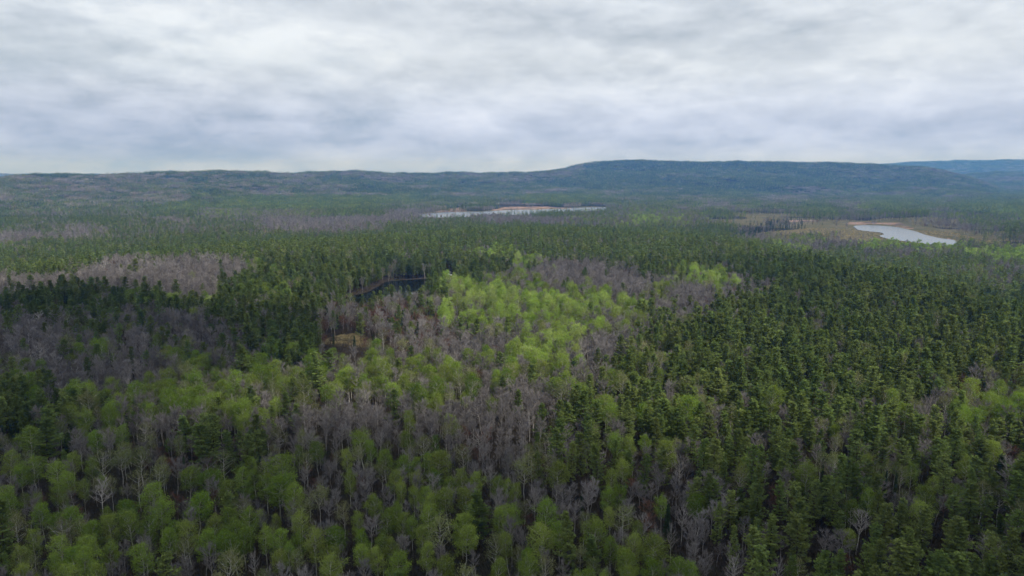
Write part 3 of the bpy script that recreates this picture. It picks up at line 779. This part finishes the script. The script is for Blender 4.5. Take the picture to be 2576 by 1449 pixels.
for i in range(len(kd)):
    k_ = str(kd[i])
    if k_ == 'N': continue
    s_ = float(np.clip(rng.normal(1.0, 0.20), 0.5, 1.45))
    if rng.uniform() < {'P': .24, 'L': .34, 'A': .36, 'Y': .2}.get(k_, 0.0): continue
    s_ *= SHRINK
    if fg[i]: s_ *= 0.80 if k_ != 'P' else 0.92
    if let[i] == ord('W'): s_ *= 0.6
    trees.append((k_, float(C[i, 0]), float(C[i, 1]), HB[k_] * s_, RB[k_] * s_ * float(rng.uniform(.85, 1.15)), False))

T_k = np.array([t_[0] for t_ in trees]); T_x = np.array([t_[1] for t_ in trees]); T_y = np.array([t_[2] for t_ in trees])
T_h = np.array([t_[3] for t_ in trees]); T_r = np.array([t_[4] for t_ in trees]); T_t = np.array([t_[5] for t_ in trees])
T_z = terrain(T_x, T_y)
P_u, P_v, P_d = project(T_x, T_y, T_z + T_h * 0.75)
P_tv = project(T_x, T_y, T_z + T_h)[1]
print('trees', len(trees), {k: int((T_k == k).sum()) for k in 'ALYBRWPS'})

KIND = {'A': 'aspen_tree', 'L': 'aspen_tree', 'Y': 'aspen_tree', 'B': 'bare_tree', 'R': 'maple_tree', 'W': 'birch_tree', 'P': 'pine_tree', 'S': 'spruce_tree'}
CATG = {'aspen_tree': 'aspen', 'bare_tree': 'bare tree', 'maple_tree': 'maple', 'birch_tree': 'birch', 'pine_tree': 'pine', 'spruce_tree': 'spruce'}
LOOK = {'A': 'green leafing aspen', 'L': 'lime green aspen', 'Y': 'pale olive aspen with white branches', 'B': 'leafless grey tree', 'R': 'reddish brown budding maple',
        'W': 'leafless white birch', 'P': 'dark green pine', 'S': 'narrow dark spruce'}
T_n = np.array([KIND[k] for k in T_k])
vis = (P_u > -25) & (P_u < 2601) & (P_tv < 1449) & (P_tv > 400)
size = np.where(vis, T_h / P_d, 0)
solo = np.zeros(len(trees), bool)
for nm in set(KIND.values()):
    ii = np.where((T_n == nm) & (size > 0))[0]
    lim = {'aspen_tree': 300, 'pine_tree': 300, 'bare_tree': 300, 'maple_tree': 130, 'birch_tree': 90, 'spruce_tree': 100}[nm]
    pr = size[ii] * (1 + 0.5 * T_t[ii])
    solo[ii[np.argsort(-pr)[:lim]]] = True

# ------------------------------------------------------------------ single trees as things: Empty > trunk, crown
ORD = ['first', 'second', 'third', 'fourth', 'fifth', 'sixth', 'seventh', 'eighth', 'ninth', 'tenth', 'eleventh', 'twelfth', 'thirteenth', 'fourteenth', 'fifteenth', 'sixteenth']
HZ = ['at the far left', 'left of centre', 'at the centre', 'right of centre', 'at the far right']


def zone(u, tv):
    h_ = HZ[int(np.clip(u / 515.2, 0, 4))]
    band = int(np.searchsorted([1120, 1180, 1240, 1300, 1360, 1410], tv))
    b_ = ['', '', '', '', '', '', ''][band]
    return h_, band


BAND = ['', 'in rear foreground', 'in upper foreground', 'in middle foreground', 'in lower foreground', 'near bottom edge', 'on bottom edge']
MARK = [(300, 'by the left edge'), (620, 'below the left bare wood'), (960, 'below the tan clearing'), (1240, 'below the red swamp'), (1480, 'below the lime stand'),
        (1740, 'on the left foot of the pine slope'), (1960, 'low on the pine slope'), (2240, 'on the middle pine slope'), (9999, 'by the right edge')]
si = np.where(solo)[0]
keyed = {}
for i in si:
    h_, band = zone(P_u[i], P_tv[i])
    if band == 0: h_ = next(m for lim, m in MARK if P_u[i] < lim) + (', farther' if P_tv[i] < 1040 else ', nearer')
    keyed.setdefault((T_k[i], h_, band), []).append(i)
label, group = {}, {}
for (k_, h_, band), L in keyed.items():
    L.sort(key=lambda i: P_u[i])
    for j, i in enumerate(L):
        base_ = LOOK[k_]
        where = f'{BAND[band]}, {h_}'.strip(', ')
        if len(L) > len(ORD) or (band == 0 and h_.endswith('farther')):
            label[i] = f'{base_} {where}'; group[i] = f'{base_}s {where}'
        else:
            if len(L) == 1: label[i] = f'only {base_} {where}'
            else: label[i] = f'{ORD[j]} {base_} from left {where}'
            group[i] = f'{CATG[KIND[k_]]}s of the foreground forest'
        label[i] = ' '.join(label[i].split()[:16])
vrng = np.random.default_rng(77)
for i in si:
    k_ = T_k[i]
    v_ = PROTO[k_, 0]; wood, crown, H0, R0 = v_[int(vrng.integers(len(v_)))]
    e = bpy.data.objects.new(KIND[k_], None); e.empty_display_size = 0.5
    e.location = (T_x[i], T_y[i], T_z[i]); e.rotation_euler = (0, 0, float(vrng.uniform(0, 2 * PI)))
    sx_ = T_r[i] / R0
    e.scale = (sx_, sx_, T_h[i] / H0)
    link(e); e['label'] = label[i]; e['category'] = CATG[KIND[k_]]; e['group'] = group[i]
    link(bpy.data.objects.new('trunk', wood), e); link(bpy.data.objects.new('crown', crown), e)

# ------------------------------------------------------------------ the rest of the forest: stuff, instanced on points
def instancer(name, pts, rot, scl, ids, proto_objs, label_):
    col = bpy.data.collections.new(name + '_stock')
    for j, o in enumerate(proto_objs):
        o.name = f'{chr(97 + j // 26)}{chr(97 + j % 26)}_{name}'; col.objects.link(o)
    me = bpy.data.meshes.new(name)
    me.vertices.add(len(pts)); me.vertices.foreach_set('co', np.asarray(pts, np.float32).ravel())
    a = me.attributes.new('turn', 'FLOAT_VECTOR', 'POINT'); a.data.foreach_set('vector', np.asarray(rot, np.float32).ravel())
    a = me.attributes.new('size', 'FLOAT_VECTOR', 'POINT'); a.data.foreach_set('vector', np.asarray(scl, np.float32).ravel())
    a = me.attributes.new('which', 'INT', 'POINT'); a.data.foreach_set('value', np.asarray(ids, np.int32))
    o = link(bpy.data.objects.new(name, me)); o['kind'] = 'stuff'; o['label'] = label_
    g = bpy.data.node_groups.new(name, 'GeometryNodeTree')
    g.interface.new_socket('Geometry', in_out='INPUT', socket_type='NodeSocketGeometry')
    g.interface.new_socket('Geometry', in_out='OUTPUT', socket_type='NodeSocketGeometry')
    N = g.nodes; Lk = g.links
    gi = N.new('NodeGroupInput'); go = N.new('NodeGroupOutput'); iop = N.new('GeometryNodeInstanceOnPoints'); ci = N.new('GeometryNodeCollectionInfo')
    ci.inputs['Collection'].default_value = col; ci.inputs['Separate Children'].default_value = True; ci.inputs['Reset Children'].default_value = True
    m2p = N.new('GeometryNodeMeshToPoints')
    Lk.new(gi.outputs[0], m2p.inputs[0]); Lk.new(m2p.outputs[0], iop.inputs['Points']); Lk.new(ci.outputs[0], iop.inputs['Instance'])
    iop.inputs['Pick Instance'].default_value = True
    for nm, dt, sk in (('turn', 'FLOAT_VECTOR', 'Rotation'), ('size', 'FLOAT_VECTOR', 'Scale'), ('which', 'INT', 'Instance Index')):
        na_ = N.new('GeometryNodeInputNamedAttribute'); na_.data_type = dt; na_.inputs[0].default_value = nm
        Lk.new(na_.outputs[0], iop.inputs[sk])
    Lk.new(iop.outputs[0], go.inputs[0])
    md_ = o.modifiers.new('forest', 'NODES'); md_.node_group = g
    return o


def joined(wood, crown, name='tree'):
    """one mesh with two materials"""
    def arr(me):
        V = np.empty(len(me.vertices) * 3, np.float32); me.vertices.foreach_get('co', V)
        F = np.empty(len(me.polygons) * 3, np.int32); me.polygons.foreach_get('vertices', F)
        return V.reshape(-1, 3), F.reshape(-1, 3)
    V1, F1 = arr(wood); V2, F2 = arr(crown)
    return np.concatenate([V1, V2]), np.concatenate([F1, F2 + len(V1)]), [0] * len(F1) + [1] * len(F2), [wood.materials[0], crown.materials[0]]


FN = {'A': 'green_aspen_forest', 'L': 'lime_aspen_forest', 'Y': 'pale_aspen_forest', 'B': 'bare_tree_forest', 'R': 'maple_swamp_forest', 'W': 'birch_forest', 'P': 'pine_forest', 'S': 'spruce_forest'}
FL = {'A': 'green leafing aspens filling the middle of the forest', 'L': 'lime green aspen stand at the centre of the valley', 'Y': 'pale olive aspens scattered through the forest',
      'B': 'mauve grey leafless hardwoods between the green stands', 'R': 'reddish brown maples of the swamp near the pond', 'W': 'white birches scattered through the forest',
      'P': 'dark green pine forest covering the ridge', 'S': 'narrow dark spruces of the wet ground'}
for k_ in 'ALYBRWPS':
    ii = np.where((T_k == k_) & ~solo)[0]
    if not len(ii): continue
    stock, dims = [], []
    for lod in (0, 1):
        for (wd, crn, H0, R0) in PROTO[k_, lod]:
            V, F, mi, mats = joined(wd, crn); stock.append(bpy.data.objects.new('t', tris_mesh('tree', V, F, mats, mi))); dims.append((H0, R0))
    n0 = len(PROTO[k_, 0]); n1_ = len(PROTO[k_, 1])
    dist = np.hypot(T_x[ii], T_y[ii])
    ids = np.where(dist < 820, vrng.integers(0, n0, len(ii)), n0 + vrng.integers(0, n1_, len(ii)))
    dm = np.array(dims)[ids]
    scl = np.stack([T_r[ii] / dm[:, 1], T_r[ii] / dm[:, 1], T_h[ii] / dm[:, 0]], 1)
    rot = np.stack([vrng.normal(0, .03, len(ii)), vrng.normal(0, .03, len(ii)), vrng.uniform(0, 2 * PI, len(ii))], 1)
    instancer(FN[k_], np.stack([T_x[ii], T_y[ii], T_z[ii]], 1), rot, scl, ids, stock, FL[k_])

# far forest: pieces of woodland 44 m across, each with its own small trees
def patch_obj(kinds, seed, mats_of):
    rng_ = np.random.default_rng(seed); V, F, mi, mats = [], [], [], []
    n = 0
    for gx_ in range(6):
        for gy_ in range(6):
            k_ = rng_.choice([a for a, _ in kinds], p=[b for _, b in kinds])
            G = Geo(); H = (17 if k_ == 'S' else HB[k_]) * rng_.uniform(.65, 1.3); rc = (3.4 if k_ == 'S' else RB[k_]) * rng_.uniform(.9, 1.3)
            o = np.array([(gx_ - 2.5) * 7.4 + rng_.normal(0, 1.7), (gy_ - 2.5) * 7.4 + rng_.normal(0, 1.7), 0])
            if k_ in ('P', 'S'):
                nn = 34; t_ = rng_.uniform(0, 1, nn) ** 1.2; a = rng_.uniform(0, 2 * PI, nn)
                rr = rc * (1 - t_) ** .7 * rng_.uniform(.5, 1.05, nn)
                Pn = np.stack([rr * np.cos(a), rr * np.sin(a), H * (.25 + .72 * t_)], 1) + o
                G.leaves(Pn, 2.0, rng_, .8); G.blades([o + [0, 0, H * .8]], [[0, 0, 1]], [H * .22], [1.0], rng_)
            elif k_ in ('A', 'L', 'Y'):
                nn = 34; d_ = rng_.normal(size=(nn, 3)); d_ /= np.linalg.norm(d_, axis=1)[:, None]; d_[:, 2] = np.abs(d_[:, 2]) * 1.2 - .35
                G.leaves(d_ * [rc, rc, H * .27] + o + [0, 0, H * .68], 1.9, rng_, .3)
            else:
                nn = 34; Pn = rng_.normal(0, .5, (nn, 3)) * [rc, rc, H * .12] + o + [0, 0, H * .5]
                G.blades(Pn, rng_.normal(0, .4, (nn, 3)) + [0, 0, 1], H * .42, .75, rng_)
            v_, f_ = np.concatenate(G.V), np.concatenate(G.F)
            mname = KM[k_][1]
            if mname not in mats: mats.append(mname)
            V.append(v_); F.append(f_ + n); mi += [mats.index(mname)] * len(f_); n += len(v_)
    return bpy.data.objects.new('p', tris_mesh('woodland', np.concatenate(V), np.concatenate(F), [M[m_] for m_ in mats], mi))


PK = {'P': [('P', .55), ('S', .41), ('B', .04)], 'B': [('B', .92), ('P', .08)], 'M': [('P', .5), ('B', .4), ('Y', .1)], 'G': [('P', .55), ('A', .25), ('Y', .2)]}  # dark spruce added to the pine mix: cloud shade on hills put into colour
stock = []
for k_ in 'PBMG':
    for s_ in range(4): stock.append(patch_obj(PK[k_], ord(k_) * 10 + s_, None))
frng = np.random.default_rng(31)
FC = np.concatenate([candidates(2640, 8800, 38, R(44), frng), candidates(8800, 13500, 62, R(44), frng)])
fz = terrain(FC[:, 0], FC[:, 1]); fu, fv, fd = project(FC[:, 0], FC[:, 1], fz + 10)
fl = stand_at(fu, fv, frng)
stm = wnoise(FC[:, 0], FC[:, 1], 1.6, 4.4) + 0.8 * wnoise(FC[:, 0], FC[:, 1], 0.6, 5.1)
ft = np.full(len(FC), 2)
for j in range(len(FC)):
    L = chr(fl[j]); s_ = stm[j] + frng.normal(0, .25)
    if L in 'P': c = 0 if s_ > -.6 else 2
    elif L == 'H': c = 0 if s_ > 0.05 else (2 if s_ > -.5 else 1)
    elif L == 'h': c = 2 if s_ > 0.35 else (1 if s_ > -.35 else 0)
    elif L in 'GALY': c = 3
    elif L in 'BRK': c = 1
    else: c = 2 if s_ < .2 else (0 if s_ < .6 else 3)
    ft[j] = c
fk = np.ones(len(FC), bool)
for (hu, hv, _r) in HOUSES: fk &= ~inside([(hu - 7, hv - 6), (hu + 7, hv - 6), (hu + 7, hv + 5), (hu - 7, hv + 5)], fu, fv)
fbu, fbv, _ = project(FC[:, 0], FC[:, 1], fz)
for hh in (-2, 3, 8, 13, 18):
    for rr_ in (-20, 20):
        q_ = 1 + rr_ / np.hypot(FC[:, 0], FC[:, 1])
        hu_, hv_, _ = project(FC[:, 0] * q_, FC[:, 1] * q_, fz + hh); fk &= ~inside(LAKE_F, hu_, hv_)
for pl in SAND: fk &= ~(inside(pl, fbu, fbv) | inside(pl, fu, fv))
FC, fz, ft = FC[fk], fz[fk], ft[fk]
fr = np.hypot(FC[:, 0], FC[:, 1]); fs = np.where(fr > 8800, 1.6, 1.0)
instancer('far_forest', np.stack([FC[:, 0], FC[:, 1], fz - 1.5], 1), np.stack([0 * fz, 0 * fz, frng.integers(0, 4, len(fz)) * PI / 2 + frng.normal(0, .2, len(fz))], 1),
          np.stack([fs, fs, np.where(fr > 8800, 1.15, 1.0) * frng.uniform(.85, 1.15, len(fz))], 1), ft * 4 + frng.integers(0, 4, len(fz)), stock,
          'distant mixed forest covering the valley floor and the blue hills')
print('far patches', len(FC))

# undergrowth of bare shrubs and saplings under the near forest
us = []
for s_ in range(5):
    rng_ = np.random.default_rng(900 + s_); G = Geo()
    nb = 70
    b = rng_.normal(0, 1.3, (nb, 3)); b[:, 2] = rng_.uniform(-.2, 1.6, nb)
    d = rng_.normal(0, .45, (nb, 3)) + [0, 0, 1]
    G.blades(b, d, rng_.uniform(.9, 2.6, nb), .11, rng_)
    us.append(bpy.data.objects.new('u', G.mesh('shrub', M['shrub'])))
urng = np.random.default_rng(8)
UC = np.concatenate([candidates(120, 760, 3.1, R(45), urng), (lambda W: W[np.abs(np.arctan2(W[:, 0], W[:, 1])) > R(45)])(candidates(90, 420, 4.2, R(80), urng))])
uz = terrain(UC[:, 0], UC[:, 1]); uu, uv, _ = project(UC[:, 0], UC[:, 1], uz)
uk = ~(inside(POND, uu, uv) | (inside(CLEAR, uu, uv) & (urng.uniform(0, 1, len(UC)) < .85)))
UC, uz = UC[uk], uz[uk]
us_ = urng.uniform(.6, 1.5, len(UC))
instancer('undergrowth', np.stack([UC[:, 0], UC[:, 1], uz], 1), np.stack([0 * uz, 0 * uz, urng.uniform(0, 6.28, len(uz))], 1),
          np.stack([us_, us_, us_ * urng.uniform(.6, 1.3, len(uz))], 1), urng.integers(0, 5, len(uz)), us, 'brown leafless undergrowth between the trunks')

# sedge tussocks on the clearing, the pond bank and the marsh round the lake
G = Geo(); rng_ = np.random.default_rng(3)
b = rng_.normal(0, .5, (26, 3)); b[:, 2] = 0
G.blades(b, rng_.normal(0, .6, (26, 3)) + [0, 0, 1], rng_.uniform(.5, 1.1, 26), .16, rng_)
sedge = bpy.data.objects.new('s', G.mesh('sedge', M['sedge']))
sc_ = candidates(360, 720, 1.5, R(16), urng)
szz = terrain(sc_[:, 0], sc_[:, 1]); su, sv, _ = project(sc_[:, 0], sc_[:, 1], szz)
sk = inside(CLEAR, su, sv) | inside([(890, 716), (900, 708), (960, 700), (1060, 694), (1110, 690), (1120, 696), (1060, 702), (960, 707)], su, sv)
sc_, szz = sc_[sk], szz[sk]
mc = candidates(1150, 1900, 9, R(40), urng); mz = terrain(mc[:, 0], mc[:, 1]); mu_, mv_, _ = project(mc[:, 0], mc[:, 1], mz)
mk = inside(MEADOW, mu_, mv_) & ~inside(LAKE_R, mu_, mv_)
pts = np.concatenate([np.stack([sc_[:, 0], sc_[:, 1], szz], 1), np.stack([mc[mk, 0], mc[mk, 1], mz[mk]], 1)])
ss = np.concatenate([urng.uniform(.8, 1.5, len(sc_)), urng.uniform(1.5, 3, mk.sum())])
instancer('sedge_grass', pts, np.stack([0 * ss, 0 * ss, urng.uniform(0, 6.28, len(ss))], 1), np.stack([ss, ss, ss * .8], 1), np.zeros(len(ss)), [sedge], 'dry tan sedge grass round the pond and the lake')

# ------------------------------------------------------------------ white rocks of the little rapids at the head of the pond
rm, t = material('pale_rock')
pos = t.n('ShaderNodeTexCoord').outputs['Object']
t.n('ShaderNodeOutputMaterial', {0: t.n('ShaderNodeBsdfDiffuse', {0: t.mix(t.mr(t.noise(pos, 1.2, 4), .4, .6), (.62, .64, .66), (.30, .31, .33))}).outputs[0]})
import bmesh
for j, (ru, rv, rs_) in enumerate([(1121, 690, 1.6), (1126, 686, 2.1), (1129, 691, 1.7), (1133, 687, 1.5), (1125, 694, 1.3), (1135, 692, 1.2)]):
    bm = bmesh.new(); bmesh.ops.create_icosphere(bm, subdivisions=2, radius=rs_)
    rr = np.random.default_rng(j)
    for v in bm.verts:
        v.co *= 1 + rr.uniform(-.22, .22); v.co.z *= .62
    m_ = bpy.data.meshes.new('boulder'); bm.to_mesh(m_); bm.free(); m_.materials.append(rm)
    X_, Y_ = ray_to_z(ru, rv, 1.0)
    o = link(bpy.data.objects.new('boulder', m_)); o.location = (float(X_), float(Y_), float(terrain(X_, Y_)) + rs_ * .3)
    o['category'] = 'boulder'; o['group'] = 'pale boulders at the head of the pond'; o['label'] = 'pale grey boulder between the pines at the head of the dark pond'

# ------------------------------------------------------------------ far houses
def flat_mat(name, c):
    m_, t = material(name)
    n = t.noise(t.n('ShaderNodeTexCoord').outputs['Object'], .8, 3)
    t.n('ShaderNodeOutputMaterial', {0: t.n('ShaderNodeBsdfDiffuse', {0: t.mix(t.mr(n, .3, .7), tuple(a * .85 for a in c), c)}).outputs[0]})
    return m_


hw, hr, hg = flat_mat('house_wall', (.66, .66, .64)), flat_mat('metal_roof', (.70, .72, .75)), flat_mat('dark_glass', (.03, .035, .04))
HL = ['small white house in a clearing below the high hill', 'pale roofed house left of its twin beyond the right lake', 'pale roofed house right of its twin beyond the right lake',
      'small pale cabin at left on the shore of the far lake', 'small pale cabin at right on the shore of the far lake']


def part(name, V, F, mat, parent):
    m_ = bpy.data.meshes.new(name); m_.from_pydata(V, [], F); m_.materials.append(mat); m_.update()
    return link(bpy.data.objects.new(name, m_), parent)


def boxv(x0, x1, y0, y1, z0, z1):
    return [(x0, y0, z0), (x1, y0, z0), (x1, y1, z0), (x0, y1, z0), (x0, y0, z1), (x1, y0, z1), (x1, y1, z1), (x0, y1, z1)], \
        [(0, 3, 2, 1), (4, 5, 6, 7), (0, 1, 5, 4), (1, 2, 6, 5), (2, 3, 7, 6), (3, 0, 4, 7)]


for (hu, hv, rot_), lb in zip(HOUSES, HL):
    X_, Y_ = ray_to_z(hu, hv + 1.5, -15.0)
    e = bpy.data.objects.new('house', None); link(e); e.location = (float(X_), float(Y_), float(terrain(X_, Y_)) - .3); e.rotation_euler = (0, 0, R(rot_))
    e['label'] = lb; e['category'] = 'house'; e['group'] = 'small houses far off in the valley'
    a, b, h = 6.5, 4.2, 3.6
    V, F = boxv(-a, a, -b, b, 0, h); V += [(-a, 0, h + 2.6), (a, 0, h + 2.6)]; F = F[:1] + F[2:] + [(4, 7, 8), (5, 9, 6)]
    part('wall', V, F, hw, e)
    rv = [(-a - .5, -b - .6, h - .45), (a + .5, -b - .6, h - .45), (a + .5, 0, h + 2.9), (-a - .5, 0, h + 2.9), (-a - .5, b + .6, h - .45), (a + .5, b + .6, h - .45)]
    rv += [(x, y, z + .2) for x, y, z in rv]
    part('roof', rv, [(0, 3, 2, 1), (3, 4, 5, 2), (6, 7, 8, 9), (9, 8, 11, 10), (0, 1, 7, 6), (4, 10, 11, 5), (0, 6, 9, 3), (3, 9, 10, 4), (1, 2, 8, 7), (2, 5, 11, 8)], hr, e)
    for wx in (-4.2, 3.2):
        V, F = boxv(wx - .8, wx + .8, -b - .05, -b + .05, 1.1, 2.5); part('window', V, F, hg, e)
    V, F = boxv(-.6, .5, -b - .06, -b + .05, .05, 2.2); part('door', V, F, hg, e)

# ------------------------------------------------------------------ unseen cloud bodies, added overhead so their soft shadow dims the near forest
cm, t = material('cloud')
d1 = t.n('ShaderNodeBsdfDiffuse', {0: (.9, .9, .9, 1)}).outputs[0]; d2 = t.n('ShaderNodeBsdfTranslucent', {0: (.97, .97, 1, 1)}).outputs[0]
t.n('ShaderNodeOutputMaterial', {0: t.n('ShaderNodeMixShader', {0: .75, 1: d1, 2: d2}).outputs[0]})
for j, (cx_, cy_, ax, ay) in enumerate([(-90, 130, 400, 150), (-385, 400, 260, 185)]):
    bm = bmesh.new(); bmesh.ops.create_icosphere(bm, subdivisions=5, radius=1.0)
    for v in bm.verts:
        p = v.co.copy()
        b_ = 1 + .16 * math.sin(5 * p.x + j) * math.cos(4 * p.y + 2 * j) + .07 * math.sin(13 * p.x + 3) * math.sin(11 * p.y + j) + .05 * math.sin(17 * p.z + 9 * p.x)
        v.co = (p.x * ax * b_, p.y * ay * b_, p.z * (60 if p.z > 0 else 22) * (b_ ** 3))
    m_ = bpy.data.meshes.new('cloud'); bm.to_mesh(m_); bm.free(); m_.materials.append(cm)
    m_.polygons.foreach_set('use_smooth', np.ones(len(m_.polygons), bool))
    o = link(bpy.data.objects.new('cloud', m_)); h_ = 560.0
    o.location = (cx_ + SUNV.x / SUNV.z * h_, cy_ + SUNV.y / SUNV.z * h_, h_)
    o['kind'] = 'stuff'; o['label'] = 'unseen cloud body added overhead to shade the near forest'

# ------------------------------------------------------------------ haze
V, F = boxv(-16500, 16500, -16500, 16500, -60, 420)
m_ = bpy.data.meshes.new('haze'); m_.from_pydata(V, [], F); m_.update()
hm = bpy.data.materials.new('haze_air'); hm.use_nodes = True; t = NT(hm.node_tree)
pvn = t.n('ShaderNodeVolumePrincipled', {'Color': (0.13, 0.39, 1.0, 1), 'Density': 9.2e-5, 'Anisotropy': 0.1, 'Absorption Color': (1, 1, 1, 1)})
t.n('ShaderNodeOutputMaterial', {1: pvn.outputs[0]})
hm.cycles.homogeneous_volume = True
m_.materials.append(hm)
hz = link(bpy.data.objects.new('haze', m_)); hz['kind'] = 'stuff'; hz['label'] = 'thin blue haze filling the valley'
